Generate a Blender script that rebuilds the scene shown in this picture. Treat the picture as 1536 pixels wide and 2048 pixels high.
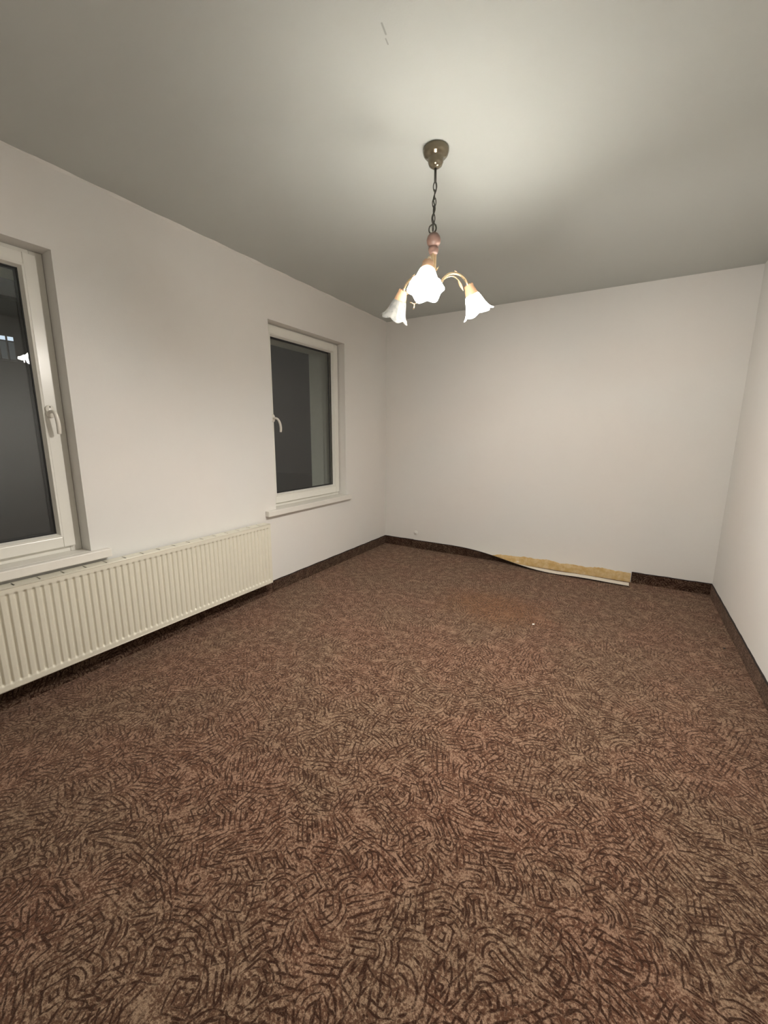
import bpy, bmesh, math, random
from mathutils import Vector, Matrix
from math import sin, cos, pi, radians, sqrt

# ------------------------------------------------------------------ scene, camera, world, light
for o in list(bpy.data.objects): bpy.data.objects.remove(o)
S = bpy.context.scene
C = S.collection
S.view_settings.view_transform = 'Standard'
S.view_settings.look = 'None'
S.view_settings.gamma = 1
S.view_settings.use_curve_mapping = False
S.view_settings.exposure = 0.15

W, D, H = 3.2374, -5.05, 2.59            # room: x 0..W, y D..0, z 0..H
BULB_W = 66.0                            # watts of each lit bulb
BULB_COL = (1.0, 0.95, 0.885)
SHADE_EMIT = 38.0

cam_d = bpy.data.cameras.new('camera'); cam = bpy.data.objects.new('camera', cam_d); C.objects.link(cam)
cam_d.sensor_fit = 'VERTICAL'; cam_d.sensor_height = 24; cam_d.sensor_width = 18
cam_d.lens = 812.13 / 2048 * 24
cam_d.clip_start = 0.02
yaw, pitch, roll = -0.5348, 0.1878, 0.0056
f = Vector((sin(yaw)*cos(pitch), cos(yaw)*cos(pitch), -sin(pitch)))
r = Vector((cos(yaw), -sin(yaw), 0)); u = r.cross(f)
r2 = r*cos(roll) + u*sin(roll); u2 = -r*sin(roll) + u*cos(roll)
M = Matrix((r2, u2, -f)).transposed().to_4x4(); M.translation = Vector((2.5025, -4.2587, 1.3322))
cam.matrix_world = M
S.camera = cam

world = bpy.data.worlds.new('night'); S.world = world; world.use_nodes = True
wb = world.node_tree.nodes['Background']; wb.inputs[0].default_value = (0.004, 0.0036, 0.0034, 1); wb.inputs[1].default_value = 1.0

# ------------------------------------------------------------------ node helpers
class NT:
    def __init__(s, name):
        s.m = bpy.data.materials.new(name); s.m.use_nodes = True
        s.t = s.m.node_tree; s.t.nodes.clear()
        s.out = s.t.nodes.new('ShaderNodeOutputMaterial')
        s.p = s.n('ShaderNodeBsdfPrincipled'); s.l(s.p.outputs[0], s.out.inputs[0])
    def n(s, k, **kw):
        x = s.t.nodes.new(k)
        for a, b in kw.items(): setattr(x, a, b)
        return x
    def l(s, a, b): s.t.links.new(a, b)
    def set(s, node, i, v):
        if hasattr(v, 'is_linked') or isinstance(v, bpy.types.NodeSocket): s.l(v, node.inputs[i])
        else: node.inputs[i].default_value = v
    def math(s, op, a, b=0.0, c=0.0):
        x = s.n('ShaderNodeMath', operation=op); s.set(x, 0, a)
        s.set(x, 1, b)
        if op in ('MULTIPLY_ADD', 'SMOOTH_MIN', 'SMOOTH_MAX', 'COMPARE'): s.set(x, 2, c)
        return x.outputs[0]
    def vmath(s, op, a, b=(0, 0, 0)):
        x = s.n('ShaderNodeVectorMath', operation=op); s.set(x, 0, a)
        if op == 'SCALE': s.set(x, 3, b)
        else: s.set(x, 1, b)
        return x.outputs['Value'] if op in ('LENGTH', 'DISTANCE', 'DOT_PRODUCT') else x.outputs[0]
    def ramp(s, v, a, b, lo=0.0, hi=1.0):
        x = s.n('ShaderNodeMapRange', interpolation_type='SMOOTHSTEP'); s.set(x, 0, v)
        s.set(x, 1, a); s.set(x, 2, b); s.set(x, 3, lo); s.set(x, 4, hi); return x.outputs[0]
    def noise(s, vec, scale, detail=3.0, rough=0.5, dims='3D'):
        x = s.n('ShaderNodeTexNoise', noise_dimensions=dims); s.set(x, 'Vector', vec)
        x.inputs['Scale'].default_value = scale; x.inputs['Detail'].default_value = detail
        x.inputs['Roughness'].default_value = rough; return x.outputs[0]
    def mix(s, fac, a, b):
        x = s.n('ShaderNodeMix', data_type='RGBA'); s.set(x, 0, fac)
        x.inputs[6].default_value = (0, 0, 0, 1)
        s.set(x, 6, a if not isinstance(a, tuple) else (*a, 1)); s.set(x, 7, b if not isinstance(b, tuple) else (*b, 1))
        return x.outputs[2]
    def pos(s): return s.n('ShaderNodeNewGeometry').outputs['Position']
    def obj(s): return s.n('ShaderNodeTexCoord').outputs['Object']
    def bump(s, h, strength, dist):
        x = s.n('ShaderNodeBump'); s.set(x, 'Height', h)
        x.inputs['Strength'].default_value = strength; x.inputs['Distance'].default_value = dist
        s.l(x.outputs[0], s.p.inputs['Normal'])

def simple(name, col, rough=0.5, metal=0.0, nscale=20, var=0.06, bump=0.0, spec=0.5, coat=0.0):
    k = NT(name); c = k.obj(); nz = k.noise(c, nscale, 4)
    lo = tuple(max(0, x*(1-var)) for x in col); hi = tuple(min(1, x*(1+var)) for x in col)
    k.l(k.mix(nz, lo, hi), k.p.inputs['Base Color'])
    k.p.inputs['Roughness'].default_value = rough; k.p.inputs['Metallic'].default_value = metal
    k.p.inputs['Specular IOR Level'].default_value = spec
    k.p.inputs['Coat Weight'].default_value = coat
    if bump: k.bump(nz, bump, 0.002)
    return k.m

# painted wall plaster: faint roller stipple, soft blotches
def wall_mat(name, col, blot):
    k = NT(name); c = k.pos()
    big = k.noise(c, 1.1, 2); mid = k.noise(c, 5.0, 3)
    a = k.mix(k.ramp(big, .35, .7), col, blot)
    b = k.mix(k.ramp(mid, .45, .75, 0, .25), a, tuple(x*.95 for x in col))
    k.l(b, k.p.inputs['Base Color'])
    k.p.inputs['Roughness'].default_value = .75; k.p.inputs['Specular IOR Level'].default_value = .25
    fine = k.noise(c, 160, 2); k.bump(k.math('ADD', fine, k.math('MULTIPLY', k.noise(c, 12, 2), 2.0)), .12, .002)
    return k.m
M_wall = wall_mat('wall_plaster', (.765, .735, .69), (.745, .735, .70))

def ceiling_mat():
    k = NT('ceiling_paint'); c = k.pos()
    big = k.noise(c, .9, 2)
    a = k.mix(k.ramp(big, .35, .7), (.545, .565, .535), (.53, .55, .52))
    # two short grey scuffs near the camera end
    m = None
    for (ax, ay), (bx, by), w in (((1.705, -2.918), (1.712, -2.955), .0045), ((1.694, -2.885), (1.697, -2.905), .0035)):
        A = Vector((ax, ay, H)); B = Vector((bx, by, H)); L = (B-A).length; d = (B-A).normalized()
        rel = k.vmath('SUBTRACT', c, tuple(A)); t = k.vmath('DOT_PRODUCT', rel, tuple(d))
        tc = k.math('MINIMUM', k.math('MAXIMUM', t, 0), L)
        sc = k.n('ShaderNodeVectorMath', operation='SCALE'); sc.inputs[0].default_value = tuple(d); k.l(tc, sc.inputs[3])
        dist = k.vmath('LENGTH', k.vmath('SUBTRACT', rel, sc.outputs[0]))
        mk = k.ramp(dist, w*.3, w, 1, 0)
        m = mk if m is None else k.math('MAXIMUM', m, mk)
    k.l(k.mix(k.math('MULTIPLY', m, .6), a, (.22, .22, .20)), k.p.inputs['Base Color'])
    k.p.inputs['Roughness'].default_value = .8; k.p.inputs['Specular IOR Level'].default_value = .2
    k.bump(k.noise(c, 140, 2), .1, .002)
    return k.m
M_ceil = ceiling_mat()

# cut-pile carpet printed with groups of short strokes, arcs and nested squares
def carpet(name, vertical=False, gain=1.0):
    k = NT(name); g = k.pos()
    sp = k.n('ShaderNodeSeparateXYZ'); k.l(g, sp.inputs[0])
    X, Y, Z = sp.outputs
    cb = k.n('ShaderNodeCombineXYZ')
    if vertical: k.l(k.math('ADD', X, Y), cb.inputs[0]); k.l(Z, cb.inputs[1])
    else: k.l(X, cb.inputs[0]); k.l(Y, cb.inputs[1])
    P = cb.outputs[0]
    wob = k.n('ShaderNodeTexNoise'); k.l(P, wob.inputs['Vector']); wob.inputs['Scale'].default_value = 22; wob.inputs['Detail'].default_value = 2
    P2 = k.vmath('ADD', P, k.vmath('SCALE', k.vmath('SUBTRACT', wob.outputs['Color'], (.5, .5, .5)), .016))
    fine = k.noise(P, 380, 2, .6); med = k.noise(P, 130, 3, .65); breakup = k.noise(P, 40, 3, .6)
    strokes = None
    for scale, lam, off, lo, hi, wgt in ((12.0, .0172, 0.0, .40, .98, 1.0), (8.5, .022, 3.7, .52, 1.12, 1.0)):
        Q = k.vmath('ADD', P2, (off, off*.6, 0))
        v = k.n('ShaderNodeTexVoronoi', voronoi_dimensions='2D'); k.l(Q, v.inputs['Vector'])
        v.inputs['Scale'].default_value = scale; v.inputs['Randomness'].default_value = .85
        loc = k.vmath('SUBTRACT', Q, v.outputs['Position'])
        cs = k.n('ShaderNodeSeparateColor'); k.l(v.outputs['Color'], cs.inputs[0])
        ang = k.math('MULTIPLY', k.math('ROUND', k.math('MULTIPLY', cs.outputs[0], 8)), pi/8)
        ls = k.n('ShaderNodeSeparateXYZ'); k.l(loc, ls.inputs[0])
        ca, sa = k.math('COSINE', ang), k.math('SINE', ang)
        uu = k.math('ADD', k.math('MULTIPLY', ls.outputs[0], ca), k.math('MULTIPLY', ls.outputs[1], sa))
        vv = k.math('SUBTRACT', k.math('MULTIPLY', ls.outputs[1], ca), k.math('MULTIPLY', ls.outputs[0], sa))
        au, av = k.math('ABSOLUTE', uu), k.math('ABSOLUTE', vv)
        sq = k.math('MAXIMUM', au, av)
        ox = k.math('ADD', uu, .045)
        arc = k.math('SQRT', k.math('ADD', k.math('MULTIPLY', ox, ox), k.math('MULTIPLY', vv, vv)))
        isarc = k.math('GREATER_THAN', cs.outputs[1], .40); issq = k.math('GREATER_THAN', cs.outputs[1], .70)
        def sel(fc, a, b): return k.math('ADD', k.math('MULTIPLY', k.math('SUBTRACT', 1, fc), a), k.math('MULTIPLY', fc, b))
        d = sel(issq, sel(isarc, uu, arc), sq)
        w = k.math('SINE', k.math('ADD', k.math('MULTIPLY', d, 2*pi/lam), k.math('MULTIPLY', cs.outputs[2], 6)))
        w = k.math('ADD', w, k.math('MULTIPLY', k.math('SUBTRACT', breakup, .5), 3.0))
        w = k.math('ADD', w, k.math('MULTIPLY', k.math('SUBTRACT', med, .5), 1.5))
        edge = k.ramp(v.outputs['Distance'], .50, .70, 1, 0)
        st = k.math('MULTIPLY', k.math('MULTIPLY', k.ramp(w, lo, hi), edge), wgt)
        strokes = st if strokes is None else k.math('MAXIMUM', strokes, st)
    blot = k.ramp(k.math('ADD', k.noise(P, 21, 4, .65), k.math('MULTIPLY', k.math('SUBTRACT', med, .5), 1.5)), .36, .66)
    warm = k.ramp(k.noise(P, 2.2, 2), .35, .65)
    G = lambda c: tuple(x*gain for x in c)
    light = k.mix(warm, G((.340, .208, .142)), G((.320, .220, .146)))
    mid = k.mix(warm, G((.108, .048, .028)), G((.100, .053, .032)))
    base = k.mix(blot, mid, light)
    base = k.mix(k.ramp(fine, .3, .75, 0, .65), base, G((.045, .020, .012)))
    if not vertical:   # old brown water stain towards the far wall
        ds = k.vmath('LENGTH', k.vmath('MULTIPLY', k.vmath('SUBTRACT', P, (1.70, -1.22, 0)), (1.0, 1.35, 1)))
        ds = k.math('ADD', ds, k.math('MULTIPLY', k.math('SUBTRACT', k.noise(P, 5, 3), .5), .35))
        base = k.mix(k.ramp(ds, .12, .62, .55, 0), base, (.17, .075, .028))
    base = k.mix(k.ramp(med, .56, .72, 0, .5), base, G((.46, .33, .235)))
    strokes = k.math('MULTIPLY', strokes, k.ramp(k.noise(P, 300, 2, .7), .28, .50, .60, 1))
    col = k.mix(k.math('MULTIPLY', strokes, .95), base, G((.026, .009, .005)))
    k.l(col, k.p.inputs['Base Color'])
    k.p.inputs['Roughness'].default_value = 1.0; k.p.inputs['Specular IOR Level'].default_value = .05
    k.p.inputs['Sheen Weight'].default_value = .17 if vertical else .22; k.p.inputs['Sheen Roughness'].default_value = .55
    k.p.inputs['Sheen Tint'].default_value = (.85, .62, .48, 1)
    h = k.math('SUBTRACT', k.math('ADD', k.math('MULTIPLY', fine, .6), k.math('MULTIPLY', med, .5)), k.math('MULTIPLY', strokes, .7))
    k.bump(h, .7, .004)
    return k.m
M_carpet = carpet('patterned_carpet')
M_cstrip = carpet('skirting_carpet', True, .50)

M_binding = simple('dark_binding', (.020, .012, .010), .8)
M_pvc = simple('white_window_plastic', (.78, .765, .70), .28, var=.02)
M_sill = simple('painted_sill', (.76, .73, .67), .45, var=.03)
M_gasket = simple('black_rubber_gasket', (.012, .012, .013), .6)
M_handle = simple('handle_plastic', (.80, .77, .69), .25, var=.02)
M_dark = simple('dark_metal', (.05, .045, .04), .4)
M_rad = simple('cream_radiator_enamel', (.735, .70, .585), .32, var=.03)
M_radin = simple('radiator_slot_shade', (.05, .045, .035), .8)
M_bronze = simple('olive_bronze', (.17, .145, .10), .16, .55)
M_chain = simple('dark_chain', (.055, .055, .045), .5, .4)
M_brass = simple('pale_brass', (.80, .62, .40), .22, .75)
M_wood = simple('pinkish_wood', (.20, .12, .095), .4, 0, 40, .2)
M_woodl = simple('light_orange_wood', (.80, .50, .30), .4, 0, 60, .15)
M_ext = simple('exterior_render', (.62, .63, .57), .85, bump=.3)
M_extdark = simple('night_asphalt', (.03, .028, .026), .9)
M_white = simple('white_plastic', (.80, .78, .73), .35)
M_flake = simple('plaster_flake', (.9, .88, .8), .7)
M_back = simple('strip_backing', (.80, .74, .64), .75, var=.12)

def glue_mat():
    k = NT('old_glue'); c = k.pos()
    n1 = k.noise(c, 14, 4, .65); n2 = k.noise(c, 60, 3, .6)
    a = k.mix(k.ramp(n1, .35, .65), (.55, .36, .14), (.66, .50, .27))
    a = k.mix(k.ramp(n2, .55, .75, 0, .7), a, (.50, .36, .16))
    k.l(k.mix(k.ramp(n1, .62, .72), a, (.80, .74, .62)), k.p.inputs['Base Color'])
    k.p.inputs['Roughness'].default_value = .8; k.bump(n2, .6, .004); return k.m
M_glue = glue_mat()

def glass_mat():
    k = NT('window_glass'); k.t.nodes.remove(k.p)
    gm = k.n('ShaderNodeNewGeometry')
    cs_ = k.math('ABSOLUTE', k.vmath('DOT_PRODUCT', gm.outputs['Normal'], gm.outputs['Incoming']))
    F = k.math('ADD', .045, k.math('MULTIPLY', .955, k.math('POWER', k.math('SUBTRACT', 1, cs_), 5)))
    gl = k.n('ShaderNodeBsdfGlossy'); gl.inputs['Roughness'].default_value = .004; gl.inputs[0].default_value = (.95, .97, 1, 1)
    tr = k.n('ShaderNodeBsdfTransparent'); tr.inputs[0].default_value = (.95, .965, .955, 1)
    mx = k.n('ShaderNodeMixShader'); k.l(k.math('MULTIPLY', F, 1.15), mx.inputs[0]); k.l(tr.outputs[0], mx.inputs[1]); k.l(gl.outputs[0], mx.inputs[2])
    k.l(mx.outputs[0], k.out.inputs[0]); return k.m
M_glass = glass_mat()

def shade_mat(name, emit):
    k = NT(name); k.t.nodes.remove(k.p); c = k.obj()
    n1 = k.noise(c, 45, 3, .6)
    col = k.mix(k.ramp(n1, .4, .7), (.80, .80, .77), (.58, .60, .59))
    df = k.n('ShaderNodeBsdfDiffuse'); k.l(col, df.inputs[0])
    tl = k.n('ShaderNodeBsdfTranslucent'); k.l(col, tl.inputs[0])
    tp = k.n('ShaderNodeBsdfTransparent'); gl = k.n('ShaderNodeBsdfGlossy'); gl.inputs['Roughness'].default_value = .18
    def mx(f, a, b):
        x = k.n('ShaderNodeMixShader'); x.inputs[0].default_value = f; k.l(a.outputs[0], x.inputs[1]); k.l(b.outputs[0], x.inputs[2]); return x
    s = mx(.10, mx(.06, mx(.45, df, tl), tp), gl)
    if emit:
        em = k.n('ShaderNodeEmission'); em.inputs[0].default_value = (*BULB_COL, 1); em.inputs[1].default_value = emit
        ad = k.n('ShaderNodeAddShader'); k.l(s.outputs[0], ad.inputs[0]); k.l(em.outputs[0], ad.inputs[1]); s = ad
    k.l(s.outputs[0], k.out.inputs[0]); return k.m
M_shade_on = shade_mat('lit_shade_glass', SHADE_EMIT)
M_shade_off = shade_mat('unlit_shade_glass', 0)
def emis(name, col, st):
    k = NT(name); k.t.nodes.remove(k.p); em = k.n('ShaderNodeEmission'); em.inputs[0].default_value = (*col, 1); em.inputs[1].default_value = st
    k.l(em.outputs[0], k.out.inputs[0]); return k.m
M_bulb = emis('lit_bulb', BULB_COL, 60)
M_bulb_off = simple('unlit_bulb_glass', (.8, .8, .78), .2)
M_litwin = emis('lit_far_window', (.72, .85, 1.0), .9)
M_dimwin = emis('dim_far_window', (.6, .7, .75), .055)

# ------------------------------------------------------------------ mesh helpers
def obj(name, bm, mat, parent=None, smooth=False, bevel=0.0):
    me = bpy.data.meshes.new(name)
    bmesh.ops.recalc_face_normals(bm, faces=bm.faces[:])
    bm.to_mesh(me); bm.free()
    mats = mat if isinstance(mat, (list, tuple)) else [mat]
    for m in mats: me.materials.append(m)
    if smooth:
        for p in me.polygons: p.use_smooth = True
    o = bpy.data.objects.new(name, me); C.objects.link(o)
    if parent: o.parent = parent
    if bevel:
        b = o.modifiers.new('bevel', 'BEVEL'); b.width = bevel; b.segments = 2; b.limit_method = 'ANGLE'
    return o
def empty(name, loc=(0, 0, 0), kind=None):
    o = bpy.data.objects.new(name, None); o.empty_display_size = .05; C.objects.link(o); o.location = loc
    if kind: o['kind'] = kind
    return o
def tag(o, label, cat, group=None):
    o['label'] = label; o['category'] = cat
    if group: o['group'] = group
    return o
def struct(name, bm, mat, **k):
    o = obj(name, bm, mat, **k); o['kind'] = 'structure'; return o
def box(bm, a, b, mi=0):
    (x0, y0, z0), (x1, y1, z1) = a, b
    x0, x1 = min(x0, x1), max(x0, x1); y0, y1 = min(y0, y1), max(y0, y1); z0, z1 = min(z0, z1), max(z0, z1)
    vs = [bm.verts.new(p) for p in ((x0,y0,z0),(x1,y0,z0),(x1,y1,z0),(x0,y1,z0),(x0,y0,z1),(x1,y0,z1),(x1,y1,z1),(x0,y1,z1))]
    for q in ((0,3,2,1),(4,5,6,7),(0,1,5,4),(1,2,6,5),(2,3,7,6),(3,0,4,7)):
        bm.faces.new([vs[i] for i in q]).material_index = mi
    return bm
def bx(a, b): return box(bmesh.new(), a, b)
def lathe(bm, prof, n=32, mat=None, rad=None, cap=False):
    """prof: list of (r, z); rad(theta, i)-> (r factor, dz)"""
    mat = mat or Matrix.Identity(4); rings = []
    for i, (rr, z) in enumerate(prof):
        ring = []
        for j in range(n):
            t = 2*pi*j/n; k, dz = rad(t, i) if rad else (1, 0)
            ring.append(bm.verts.new(mat @ Vector((rr*k*cos(t), rr*k*sin(t), z+dz))))
        rings.append(ring)
    for a, b in zip(rings, rings[1:]):
        for j in range(n): bm.faces.new((a[j], a[(j+1) % n], b[(j+1) % n], b[j]))
    if cap:
        bm.faces.new(rings[0]); bm.faces.new(rings[-1])
    return bm
def catmull(pts, n=8):
    P = [Vector(p) for p in pts]; P = [2*P[0]-P[1]] + P + [2*P[-1]-P[-2]]; out = []
    for i in range(1, len(P)-2):
        for j in range(n):
            t = j/n; a, b, c, d = P[i-1:i+3]
            out.append(.5*((2*b)+(c-a)*t+(2*a-5*b+4*c-d)*t*t+(3*b-a-3*c+d)*t**3))
    out.append(P[-2]); return out
def tube(bm, pts, rad, n=10, closed=False, smooth_n=0):
    P = catmull(pts, smooth_n) if smooth_n else [Vector(p) for p in pts]
    m = len(P); rings = []; up = None
    for i, p in enumerate(P):
        t = (P[(i+1) % m]-P[i-1]) if closed else (P[min(i+1, m-1)]-P[max(i-1, 0)])
        t.normalize()
        if up is None:
            up = t.orthogonal().normalized()
        up = (up - t*up.dot(t)).normalized(); s = t.cross(up)
        rr = rad(i/(m-1)) if callable(rad) else rad
        rings.append([bm.verts.new(p + up*rr*cos(2*pi*j/n) + s*rr*sin(2*pi*j/n)) for j in range(n)])
    pairs = list(zip(rings, rings[1:]))
    if closed:
        # find the best seam offset
        a, b = rings[-1], rings[0]
        off = min(range(n), key=lambda o: sum((a[j].co-b[(j+o) % n].co).length for j in range(n)))
        for j in range(n): bm.faces.new((a[j], a[(j+1) % n], b[(j+1+off) % n], b[(j+off) % n]))
    for a, b in pairs:
        for j in range(n): bm.faces.new((a[j], a[(j+1) % n], b[(j+1) % n], b[j]))
    if not closed: bm.faces.new(rings[0]); bm.faces.new(rings[-1])
    return bm

# ------------------------------------------------------------------ room shell
T = .46                                  # outer wall thickness
W1 = (-4.22, -3.219, .69, 2.205)         # window openings y0 y1 z0 z1
W2 = (-1.822, -.819, .71, 2.212)
bm = bmesh.new(); box(bm, (-T, D-.12, -.12), (W+.12, .12, 0)); struct('floor', bm, M_carpet)
bm = bmesh.new(); box(bm, (-T, D-.12, H), (W+.12, .12, H+.12)); struct('ceiling', bm, M_ceil)
bm = bmesh.new(); box(bm, (0, 0, 0), (W, .12, H)); struct('wall_back', bm, M_wall)
bm = bmesh.new(); box(bm, (W, D-.12, 0), (W+.12, .12, H)); struct('wall_right', bm, M_wall)
bm = bmesh.new(); box(bm, (0, D-.12, 0), (W, D, H)); struct('wall_front', bm, M_wall)
# left wall: one mesh with two openings, inner leaf plaster and outer leaf render
bm = bmesh.new()
for x0, x1, mi in ((-.16, 0, 0), (-T, -.16, 1)):
    grow = 0 if mi == 0 else -.03
    def op(w): return (w[0]-grow*0, w[1]+.0, w[2]+(0 if mi == 0 else .04), w[3]-(0 if mi == 0 else .06))
    a, b = op(W1), op(W2)
    for y0, y1, z0, z1 in ((D-.12, a[0], 0, H), (a[0], a[1], 0, a[2]), (a[0], a[1], a[3], H), (a[1], b[0], 0, H),
                           (b[0], b[1], 0, b[2]), (b[0], b[1], b[3], H), (b[1], .12, 0, H)):
        box(bm, (x0, y0, z0), (x1, y1, z1), mi)
struct('wall_left', bm, [M_wall, M_ext])
# uneven bead of filler along the joint of left wall and ceiling
random.seed(4)
bm = bmesh.new(); N = 150; rows = []
for i in range(N+1):
    y = D + (0-D)*i/N; s = .007 + .0035*sin(i*.7) + random.uniform(-.0015, .0015)
    rows.append([bm.verts.new(p) for p in ((0, y, H-s*1.6), (s*.75, y, H-s*.9), (s, y, H))])
for a, b in zip(rows, rows[1:]):
    for j in range(2): bm.faces.new((a[j], a[j+1], b[j+1], b[j]))
struct('trim_1', bm, M_wall, smooth=True)

# ------------------------------------------------------------------ windows
def ring_frame(bm, y0, y1, z0, z1, w, x0, x1, wb=None):
    wb = wb or w
    box(bm, (x0, y0, z0), (x1, y0+w, z1)); box(bm, (x0, y1-w, z0), (x1, y1, z1))
    box(bm, (x0, y0+w, z0), (x1, y1-w, z0+wb)); box(bm, (x0, y0+w, z1-w), (x1, y1-w, z1)); return bm
def bead(bm, y0, y1, z0, z1, g, xf, xg):
    """sloped glazing bead from sash face (xf) down to the glass (xg), g wide"""
    o = [(y0, z0), (y1, z0), (y1, z1), (y0, z1)]; i = [(y0+g, z0+g), (y1-g, z0+g), (y1-g, z1-g), (y0+g, z1-g)]
    m = [(y0+g*.55, z0+g*.55), (y1-g*.55, z0+g*.55), (y1-g*.55, z1-g*.55), (y0+g*.55, z1-g*.55)]
    A = [bm.verts.new((xf, *q)) for q in o]; B = [bm.verts.new((xf+.003, *q)) for q in m]
    Cc = [bm.verts.new((xg, *q)) for q in i]; Dd = [bm.verts.new((xg, *q)) for q in o]
    for a, b in ((A, B), (B, Cc), (Cc, Dd), (Dd, A)):
        for j in range(4): bm.faces.new((a[j], a[(j+1) % 4], b[(j+1) % 4], b[j]))
    return bm
def make_window(n, op, sash, glass, handle_y, handle_z, twist, sill_y, sill_z):
    y0, y1, z0, z1 = op
    root = empty(f'window_{n}', (0, (y0+y1)/2, z0), 'structure')
    off = Vector((0, (y0+y1)/2, z0))
    def part(name, bm, mat, parent=root, **k):
        bmesh.ops.translate(bm, verts=bm.verts[:], vec=-off)
        return obj(name, bm, mat, parent, **k)
    part('window_frame', ring_frame(bmesh.new(), y0+.001, y1-.001, z0, z1-.001, .055, -.159, -.098, .06), M_pvc, bevel=.003)
    s = sash
    sh = part('sash', ring_frame(bmesh.new(), s[0], s[1], s[2], s[3], .055, -.150, -.075, .058), M_pvc, bevel=.004)
    part('glazing_bead', bead(bmesh.new(), s[0]+.054, s[1]-.054, s[2]+.057, s[3]-.054, glass[1], -.0755, -.100), M_pvc, sh)
    gy0, gy1, gz0, gz1 = s[0]+.05+glass[1], s[1]-.05-glass[1], s[2]+.053+glass[1], s[3]-.05-glass[1]
    gk = bmesh.new(); ring_frame(gk, gy0, gy1, gz0, gz1, .009, -.104, -.1005); ring_frame(gk, gy0, gy1, gz0, gz1, .012, -.132, -.1275)
    part('gasket', gk, M_gasket, sh)
    pane = part('glass_pane', bx((-.1275, gy0-.004, gz0-.004), (-.1045, gy1+.004, gz1+.004)), M_glass, sh)
    # handle: oval rose, neck, curved lever
    bm = bmesh.new()
    R = Matrix.Translation((-.075, handle_y, handle_z)) @ Matrix.Rotation(pi/2, 4, 'Y')
    lathe(bm, [(.0001, .0), (.017, .0), (.017, .007), (.015, .010), (.0001, .010)], 28, R, rad=lambda t, i: (1.0+.9*abs(cos(t))**1.5, 0))
    rose = part('handle_rose', bm, M_handle, sh, smooth=True)
    bm = bmesh.new(); hy, hz = handle_y, handle_z
    pts = [(-.066, hy, hz), (-.042, hy, hz), (-.028, hy+twist*.008, hz-.006), (-.022, hy+twist*.022, hz-.028), (-.022, hy+twist*.034, hz-.060), (-.026, hy+twist*.040, hz-.090), (-.030, hy+twist*.041, hz-.112)]
    tube(bm, pts, lambda t: .0085 if t < .3 else .0085+.0015*sin((t-.3)*4), 14, smooth_n=5)
    part('window_handle', bm, M_handle, sh, smooth=True)
    if n == 1:
        bm = bmesh.new(); box(bm, (-.066, hy-.003, hz+.020), (-.0635, hy+.003, hz+.026)); part('keyhole', bm, M_dark, sh)
    bm = bmesh.new(); box(bm, (-.098, y0+.002, sill_z-.045), (0, y1-.002, sill_z)); box(bm, (-.0, sill_y[0], sill_z-.048), (.042, sill_y[1], sill_z))
    bmesh.ops.remove_doubles(bm, verts=bm.verts[:], dist=.00005)
    part('window_sill', bm, M_sill, bevel=.005)
    # outside ledge sheet
    part('outer_ledge', bx((-T-.04, y0, z0+.028), (-.16, y1, z0+.041)), M_ext)
    if n == 1:                      # turned, hinge side proud, to bring the lamp's reflection into the pane
        a = radians(SASH_TURN); pv = Vector((-.1045, -3.256, 0)) - off
        sh.matrix_local = Matrix.Translation(pv) @ Matrix.Rotation(a, 4, 'Z') @ Matrix.Translation(-pv)
    return root
SASH_TURN = 1.0
make_window(1, W1, (-4.196, -3.256, .724, 2.182), (0, .018), -3.29, 1.440, .25, (-4.31, -3.133), .692)
make_window(2, W2, (-1.802, -.834, .741, 2.197), (0, .026), -1.742, 1.463, 1.0, (-1.943, -.768), .712)

# ------------------------------------------------------------------ carpet skirting
def strip_bm(a, b, th=.007, h=.10, mi=0):
    """straight strip lying along a wall from a to b (2-D), with rounded dark top binding as material 1"""
    bm = bmesh.new(); a = Vector(a); b = Vector(b); d = (b-a).normalized(); nrm = Vector((-d.y, d.x))
    prof = [(0, 0, 0), (th*1.6, 0, 0), (th, .012, 0), (th, h-.007, 0), (th*.9, h-.001, 1), (th*.4, h+.001, 1), (0, h, 1)]
    N = max(2, int((b-a).length/.05)); rows = []
    for i in range(N+1):
        p = a+(b-a)*i/N; w = .0012*sin(i*1.3)+.0008*sin(i*3.1+1)
        rows.append([bm.verts.new((p.x+nrm.x*(o), p.y+nrm.y*(o), z+(w if z > .05 else 0))) for o, z, m in prof])
    K = len(prof)
    for r0, r1 in zip(rows, rows[1:]):
        for j in range(K):
            f_ = bm.faces.new((r0[j], r0[(j+1) % K], r1[(j+1) % K], r1[j])); f_.material_index = 1 if j in (3, 4, 5) else 0
    bm.faces.new(rows[0]); bm.faces.new(rows[-1]); return bm
SK = [M_cstrip, M_binding]
struct('baseboard_left', strip_bm((0, -.009), (0, -1.905)), SK)
struct('baseboard_left.001', strip_bm((0, -1.909), (0, D)), SK)
struct('baseboard_back', strip_bm((.395, 0), (0, 0)), SK)
struct('baseboard_back.001', strip_bm((W-.001, 0), (2.648, 0)), SK)
struct('baseboard_right', strip_bm((W, D), (W, -.009)), SK)

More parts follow.
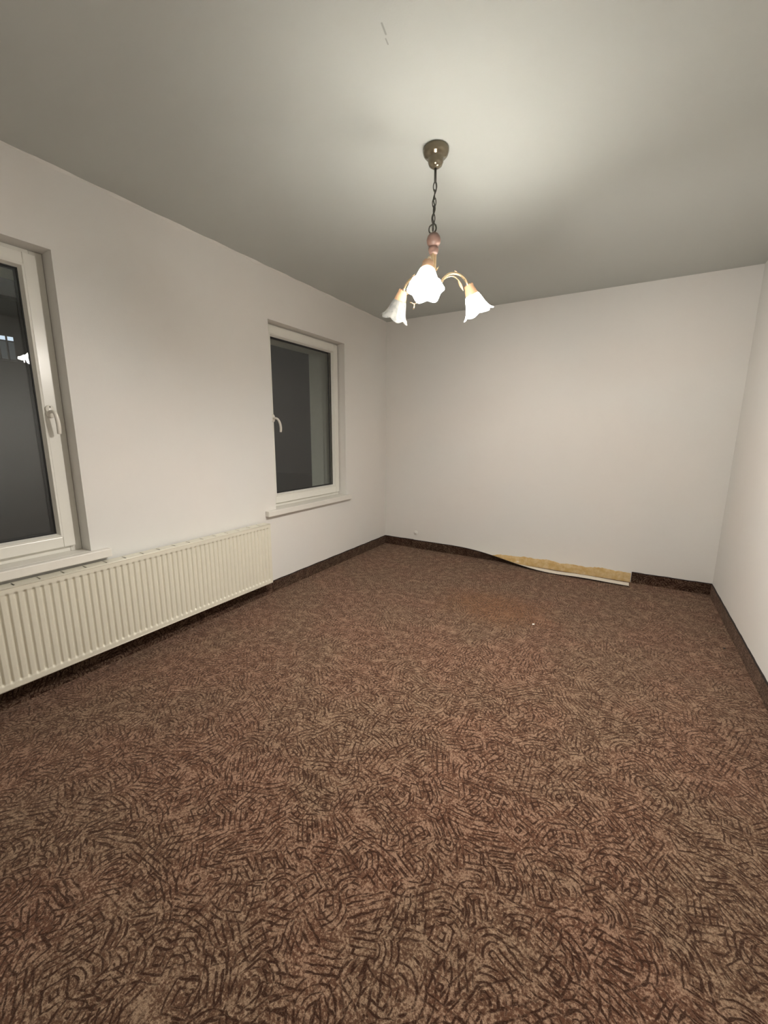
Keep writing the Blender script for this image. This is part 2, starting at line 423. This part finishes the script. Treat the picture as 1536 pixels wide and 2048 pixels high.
# loose length of skirting: upright at its left end, peeling and twisting until it lies on its face
bm = bmesh.new(); rows = []; N = 120; x0, x1 = .402, 2.634
def sm(t): t = max(0, min(1, t)); return t*t*(3-2*t)
for i in range(N+1):
    x = x0+(x1-x0)*i/N
    th = radians(88)*sm((x-.85)/(1.98-.85))**.85 if x > .85 else 0
    by = -.010 - .046*sm((x-1.35)/.75)
    bz = .001 + .003*sin(x*9)*sm((x-1.9)/.3)+.003*sm((x-1.9)/.3)
    T_ = Vector((0, -sin(th), cos(th))); Nn = Vector((0, -cos(th), -sin(th)))   # Nn = pile side
    base = Vector((x, by, bz+.007*sin(th)))
    row = []
    for h, o in ((0, 0), (.093, 0), (.100, .001), (.100, .005), (.093, .007), (0, .007)):
        row.append(bm.verts.new(base+T_*h+Nn*o))
    rows.append(row)
mi = [2, 2, 1, 1, 0, 0]
for r0, r1 in zip(rows, rows[1:]):
    for j in range(6):
        f_ = bm.faces.new((r0[j], r0[(j+1) % 6], r1[(j+1) % 6], r1[j])); f_.material_index = mi[j]
for rr in (rows[0], rows[-1]): bm.faces.new(rr).material_index = 0
tag(obj('carpet_skirting', bm, [M_cstrip, M_binding, M_back]), 'loose brown carpet skirting strip peeling off the back wall, pale backing turned up at its right end', 'skirting')

# old glue on the wall where the strip came away
random.seed(9); bm = bmesh.new(); N = 90; rows = []
for i in range(N+1):
    x = 1.22+(2.643-1.22)*i/N; t = sm((x-1.22)/.35)
    top = .086*(.45+.55*t)+random.uniform(-.004, .004)+.006*sin(x*11)+ .004*sin(x*27)
    if x < 1.5: top = max(.03, top)
    th = .003+random.uniform(0, .002)
    rows.append([bm.verts.new(p) for p in ((x, -.0005, .0), (x, -th-.003, .001), (x, -th, .03), (x, -th-random.uniform(0, .002), top*.7), (x, -th*.7, top-.004), (x, -.0005, top))])
for r0, r1 in zip(rows, rows[1:]):
    for j in range(5): bm.faces.new((r0[j], r0[j+1], r1[j+1], r1[j]))
tag(obj('glue_residue', bm, M_glue), 'band of yellowed old glue along the foot of the back wall behind the loose strip', 'glue')

# ------------------------------------------------------------------ cable outlet, crumbs
root = empty('cable_outlet', (.4255, 0, .185))
bm = bmesh.new(); R = Matrix.Rotation(pi/2, 4, 'X')
lathe(bm, [(.0001, .0), (.026, .0), (.026, .005), (.023, .009), (.014, .010), (.0001, .010)], 28, R); obj('outlet_cover', bm, M_white, root, smooth=True)
bm = bmesh.new(); lathe(bm, [(.0001, .009), (.009, .009), (.009, .017), (.006, .020), (.0001, .020)], 20, R); obj('socket_nipple', bm, M_white, root, smooth=True)
tag(root, 'small round white cable outlet low on the back wall near the left corner', 'cable outlet')

def crumb(name, loc, s, mat, label, cat, seed):
    random.seed(seed); bm = bmesh.new(); bmesh.ops.create_icosphere(bm, subdivisions=2, radius=1)
    for v in bm.verts: v.co = Vector((v.co.x*s[0], v.co.y*s[1], v.co.z*s[2]))*random.uniform(.75, 1.2)
    o = obj(name, bm, mat); o.location = (loc[0], loc[1], s[2]*.8); o.rotation_euler = (0, 0, .7); tag(o, label, cat); return o
crumb('plaster_crumb', (2.045, -1.376), (.010, .006, .004), M_flake, 'tiny white crumb of plaster on the brown carpet near the stain', 'crumb', 1)
crumb('lint_ball', (3.16, -1.09), (.008, .006, .004), M_dark, 'tiny dark bit of lint on the carpet by the right wall', 'lint', 2)

# ------------------------------------------------------------------ radiator
RY1, RY0 = -1.990, -3.990; RZ0, RZ1 = .1325, .630; XF, XB = .102, .038
root = empty('radiator', (0, (RY0+RY1)/2, 0)); ro = Vector((0, (RY0+RY1)/2, 0))
def rpart(name, bm, mat, parent=root, **k):
    bmesh.ops.translate(bm, verts=bm.verts[:], vec=-ro); return obj(name, bm, mat, parent, **k)
# front panel: pressed vertical channels between plain top and bottom bands
def panel(bm, xf, sgn):
    pitch = .03333; nch = 60; K = 12
    yc = [RY0 + i*(RY1-RY0)/(nch*K) for i in range(nch*K+1)]
    def depth(y, z):
        e = min(y-RY0, RY1-y)
        ph = ((y-RY0)/pitch) % 1.0                      # 0..1 ; narrow groove at 0/1, rounded rib between
        a = abs(ph-.5)*2
        g = 1-sm((a-.50)/.34) if a > .5 else 1          # 1 on rib, 0 in groove
        zz = sm((z-(RZ0+.026))/.012)*sm(((RZ1-.030)-z)/.012)
        if e < .012: zz = 0
        return -(1-g)*.0110*zz - (.0015 if zz > .5 and g > .5 else 0)
    zs = [RZ0+.004, RZ0+.018, RZ0+.026, RZ0+.030, RZ0+.034, RZ0+.038, RZ0+.045] + [RZ0+.045+(RZ1-RZ0-.09)*k/6 for k in range(1, 6)] + [RZ1-.045, RZ1-.041, RZ1-.037, RZ1-.033, RZ1-.030, RZ1-.022, RZ1-.006]
    grid = [[bm.verts.new((xf+sgn*depth(y, z), y, z)) for z in zs] for y in yc]
    for a, b in zip(grid, grid[1:]):
        for j in range(len(zs)-1): bm.faces.new((a[j], b[j], b[j+1], a[j+1]))
    return bm
o = rpart('front_panel', panel(bmesh.new(), XF-.001, 1), M_rad, smooth=True)
o = rpart('back_panel', panel(bmesh.new(), XB, -1), M_rad, smooth=True)
bm = bmesh.new()                                        # bright lower seam and upper lip
tube(bm, [(XF-.004, RY0, RZ0+.003), (XF-.004, RY1, RZ0+.003)], .0042, 10); tube(bm, [(XF-.005, RY0, RZ1-.006), (XF-.005, RY1, RZ1-.006)], .0052, 10)
rpart('seam_edge', bm, M_rad, smooth=True)
rpart('side_cover', bx((XB-.004, RY1-.003, RZ0+.01), (XF-.002, RY1, RZ1-.003)), M_rad, bevel=.001)
rpart('side_cover', bx((XB-.004, RY0, RZ0+.01), (XF-.002, RY0+.003, RZ1-.003)), M_rad, bevel=.001)
# top grille: plate with cross slots
bm = bmesh.new(); gx0, gx1 = XB-.010, XF-.008; zt = RZ1-.002
ys = []; y = -3.9885
while y < RY1+.001: ys.append(y); y += .1005
cur = RY0
for s in [q for q in ys if q > RY0+.02]+[RY1]:
    e = s-.004 if s != RY1 else RY1
    box(bm, (gx0, cur, zt-.003), (gx1, e, zt)); 
    if s != RY1: box(bm, (gx0, e, zt-.003), (gx0+.006, s+.004, zt)); box(bm, (gx1-.010, e, zt-.003), (gx1, s+.004, zt))
    cur = s+.004
rpart('top_grille', bm, M_rad)
rpart('convector_core', bx((XB+.004, RY0+.01, RZ0+.02), (XF-.014, RY1-.01, RZ1-.012)), M_radin)  # near-black block: shade below the grille slots put into its colour
for yy in (-2.25, -3.7):
    rpart('mounting_bracket', bx((.0, yy-.015, .20), (XB-.001, yy+.015, .56)), M_rad)
bm = bmesh.new(); R = Matrix.Translation((.066, RY1, .165)) @ Matrix.Rotation(-pi/2, 4, 'X')
lathe(bm, [(.0001, 0), (.011, 0), (.011, .012), (.007, .014), (.007, .024), (.0001, .024)], 6, R); rpart('end_plug', bm, M_dark)
tag(root, 'long low cream panel radiator with vertical ribs on the left wall below the windows', 'radiator')

# ------------------------------------------------------------------ chandelier
AX = Vector((1.6317, -2.3507, 0))
v_ = Vector((.4152, -.9097, 0)); l_ = Vector((.9097, .4152, 0))     # towards the camera end, and sideways
ch = empty('chandelier', (AX.x, AX.y, H))
off = Vector((AX.x, AX.y, H))
def cpart(name, bm, mat, parent=ch, **k):
    bmesh.ops.translate(bm, verts=bm.verts[:], vec=-off); return obj(name, bm, mat, parent, **k)
TA = Matrix.Translation(AX)
bm = bmesh.new(); lathe(bm, [(.0001, 2.590), (.055, 2.590), (.0585, 2.586), (.0585, 2.578), (.055, 2.566), (.047, 2.557), (.037, 2.553), (.0345, 2.547), (.0345, 2.536), (.029, 2.523), (.017, 2.515), (.008, 2.512), (.0001, 2.512)], 40, TA)
cpart('ceiling_canopy', bm, M_bronze, smooth=True)
bm = bmesh.new(); tube(bm, [AX+Vector((0, 0, 2.515)), AX+Vector((.0005, 0, 2.455))], .0055, 12); cord = cpart('chain', bm, M_chain, smooth=True)
def link(c, ln, wd, rot, wire, tilt=0):
    pts = []
    for i in range(20):
        t = 2*pi*i/20; s = Vector((cos(t)*wd, 0, (sin(t)*ln))); s.x *= (1-.15*abs(sin(t)))
        pts.append(c + Matrix.Rotation(rot, 3, 'Z') @ (Matrix.Rotation(tilt, 3, 'Y') @ s))
    bm = bmesh.new(); tube(bm, pts, wire, 8, True); return bm
va = math.atan2(l_.y, l_.x)
zc = 2.452
for i in range(6):
    rot = va + (.25 if i % 2 == 0 else 1.35) + .2*sin(i*2)
    sx = -.002*i*.5
    cpart('chain_link', link(AX+l_*sx+Vector((0, 0, zc-.012)), .0205, .0082, rot, .0023, .06), M_chain, cord, smooth=True); zc -= .0325
cpart('hook_loop', link(AX+l_*-.006+Vector((0, 0, 2.268)), .0205, .0165, va, .0032, .55), M_chain, smooth=True)
bm = bmesh.new(); tube(bm, [AX+Vector((.001, 0, 2.47)), AX+l_*.006+Vector((0, 0, 2.43)), AX+l_*-.006+Vector((0, 0, 2.39)), AX+l_*.003+Vector((0, 0, 2.35)), AX+l_*-.007+Vector((0, 0, 2.31)), AX+l_*.009+Vector((0, 0, 2.272)), AX+Vector((0, 0, 2.24))], .0028, 8, smooth_n=6)
cpart('power_cord', bm, M_chain, smooth=True)
bm = bmesh.new(); lathe(bm, [(.0001, 2.252), (.010, 2.251), (.021, 2.245), (.029, 2.234), (.0325, 2.220), (.031, 2.208), (.025, 2.198), (.018, 2.195), (.0185, 2.191), (.0235, 2.187), (.0240, 2.178), (.021, 2.168), (.017, 2.160), (.0001, 2.160)], 36, TA)
cpart('turned_body', bm, M_wood, smooth=True)

def frame_mat(origin, axis):
    z = -axis.normalized(); x = Vector((0, 0, 1)).cross(z).normalized(); y = z.cross(x)
    m = Matrix((x, y, z)).transposed().to_4x4(); m.translation = origin; return m
def leaf(bm, base, direc, ln, wd):
    direc = direc.normalized(); m = frame_mat(base, direc)
    lathe(bm, [(.0015, 0), (wd*.6, -ln*.18), (wd, -ln*.42), (wd*.8, -ln*.68), (wd*.35, -ln*.9), (.0008, -ln)], 14, m, rad=lambda t, i: (1-.35*abs(sin(t)), 0), cap=True)
def tulip(scale=1):
    prof = [(.026, -.001), (.028, -.006), (.033, -.012), (.037, -.023), (.041, -.037), (.045, -.051), (.050, -.065), (.056, -.078), (.064, -.089), (.072, -.096)]
    return prof
def shade_bm(m):
    bm = bmesh.new(); prof = tulip(); K = len(prof)
    def rad(t, i):
        k = (i/(K-1))**2.2; lob = cos(6*t)
        return 1+.06*lob*k+.012*cos(12*t)*(i/(K-1)), .013*(-abs(cos(3*t)))*k + .006*k
    lathe(bm, prof, 72, m, rad=rad)
    bmesh.ops.recalc_face_normals(bm, faces=bm.faces[:])
    return bm
arms = (('front', -6, True, .03, .012), ('right', 118, True, .022, .018), ('left', -132, False, .022, .016))
for nm, phi, lit, dr, dz in arms:
    t = radians(phi); d = v_*cos(t) + l_*sin(t)
    def Q(rho, z, side=0.0):
        s = Vector((-d.y, d.x, 0)); q = sm((rho-.02)/.14)
        return AX + d*(rho+dr*q) + s*side + Vector((0, 0, z+dz*q))
    bm = bmesh.new()
    tube(bm, [Q(.011, 2.168), (Q(.011, 2.10)), Q(.0115, 2.04), Q(.016, 2.012), Q(.028, 2.010), Q(.042, 2.040), Q(.060, 2.068), Q(.085, 2.083), Q(.115, 2.082), Q(.145, 2.068), Q(.167, 2.045), Q(.178, 2.020)], .0062, 12, smooth_n=6)
    arm = cpart('arm', bm, M_brass, smooth=True)
    # inner tendril with a wooden leaf, and a small bud on top
    bm = bmesh.new(); tube(bm, [Q(.040, 2.036), Q(.058, 2.060), Q(.085, 2.072), Q(.108, 2.066), Q(.122, 2.054)], .003, 8, smooth_n=5)
    cpart('tendril', bm, M_brass, arm, smooth=True)
    bm = bmesh.new(); leaf(bm, Q(.120, 2.056), Q(.150, 2.005)-Q(.120, 2.056), .056, .0095); cpart('leaf', bm, M_woodl, arm, smooth=True)
    bm = bmesh.new(); leaf(bm, Q(.118, 2.084), Q(.100, 2.100)-Q(.118, 2.084), .020, .004); cpart('leaf', bm, M_woodl, arm, smooth=True)
    bm = bmesh.new(); leaf(bm, Q(.012, 2.085), Q(.040, 2.130)-Q(.012, 2.085), .035, .004); cpart('leaf', bm, M_woodl, arm, smooth=True)
    # holder and glass
    axis = Q(.240, 1.915)-Q(.182, 2.022); o0 = Q(.180, 2.026); m = frame_mat(o0, axis)
    bm = bmesh.new()
    lathe(bm, [(.0001, .004), (.012, .004), (.020, .010), (.024, .006), (.0235, -.004), (.026, -.010), (.0285, -.022), (.031, -.034), (.031, -.038), (.0001, -.038)], 32, m, rad=lambda t, i: (1, (.005*abs(sin(4*t)) if i in (2, 3) else 0)))
    cpart('shade_holder', bm, M_woodl, arm, smooth=True)
    ms = m @ Matrix.Translation((0, 0, -.030))
    sh = cpart('glass_shade', shade_bm(ms), M_shade_on if lit else M_shade_off, smooth=True)
    so = sh.modifiers.new('thickness', 'SOLIDIFY'); so.thickness = .003; so.offset = 0
    if lit: sh['label'] = 'glowing scalloped glass shade'
    else: sh['label'] = 'unlit milky scalloped glass shade'
    bm = bmesh.new(); lathe(bm, [(.0001, -.006), (.010, -.006), (.011, -.020), (.016, -.034), (.0175, -.048), (.014, -.062), (.007, -.074), (.0001, -.078)], 24, ms)
    cpart('light_bulb', bm, M_bulb if lit else M_bulb_off, sh, smooth=True)
    if lit:
        L = bpy.data.lights.new('bulb_light', 'POINT'); L.energy = BULB_W; L.color = BULB_COL; L.shadow_soft_size = .03
        lo = bpy.data.objects.new('bulb_light', L); C.objects.link(lo); lo.parent = ch
        lo.location = (ms @ Vector((0, 0, -.086))) - off
bm = bmesh.new()
pE = AX - l_*.083 + v_*.02
tube(bm, [AX+Vector((0, 0, 2.012)), AX-l_*.02+Vector((0, 0, 1.975)), AX-l_*.05+v_*.02+Vector((0, 0, 1.955)), pE+Vector((0, 0, 1.942))], .0032, 8, smooth_n=5)
tube(bm, [pE+Vector((0, 0, 1.942)), pE-l_*.022+Vector((0, 0, 1.950))], .0028, 8); tube(bm, [pE+Vector((0, 0, 1.942)), pE-l_*.004+Vector((0, 0, 1.918))], .0028, 8)
cpart('forked_twig', bm, M_brass, smooth=True)
tag(ch, 'three-armed brass and wood chandelier with tulip glass shades hanging on a chain from the ceiling', 'chandelier')

# ------------------------------------------------------------------ outside, seen through the left window
bm = bmesh.new(); box(bm, (-40, -30, -3.2), (-T-.01, 30, -3.0)); struct('ground', bm, M_extdark)
hr = empty('neighbouring_house', (-9.5, -1.0, -3.0)); ho = Vector((-9.5, -1.0, -3.0))
def hpart(name, bm, mat, parent=hr, **k):
    bmesh.ops.translate(bm, verts=bm.verts[:], vec=-ho); return obj(name, bm, mat, parent, **k)
hpart('house_wall', bx((-14, -6, -3), (-9.5, 5, 4.2)), M_extdark)
bm = bmesh.new()
vs = [bm.verts.new(q) for q in ((-9.2, -6.3, 4.2), (-9.2, 5.3, 4.2), (-14.3, 5.3, 4.2), (-14.3, -6.3, 4.2), (-11.75, -6.3, 6.2), (-11.75, 5.3, 6.2))]
for q in ((0, 1, 5, 4), (2, 3, 4, 5), (0, 4, 3), (1, 2, 5), (0, 3, 2, 1)): bm.faces.new([vs[i] for i in q])
hpart('roof', bm, M_dark)
for yy in (-.43, -.29):
    fr = hpart('window', bx((-9.52, yy-.065, 2.90), (-9.47, yy+.065, 3.44)), M_dark)
    hpart('pane', bx((-9.468, yy-.05, 2.93), (-9.46, yy+.05, 3.30)), M_dimwin, fr)
    hpart('lit_fanlight', bx((-9.468, yy-.05, 3.33), (-9.46, yy+.05, 3.41)), M_litwin, fr)
tag(hr, 'dark neighbouring house with a faintly lit pair of windows seen through the left window', 'house')
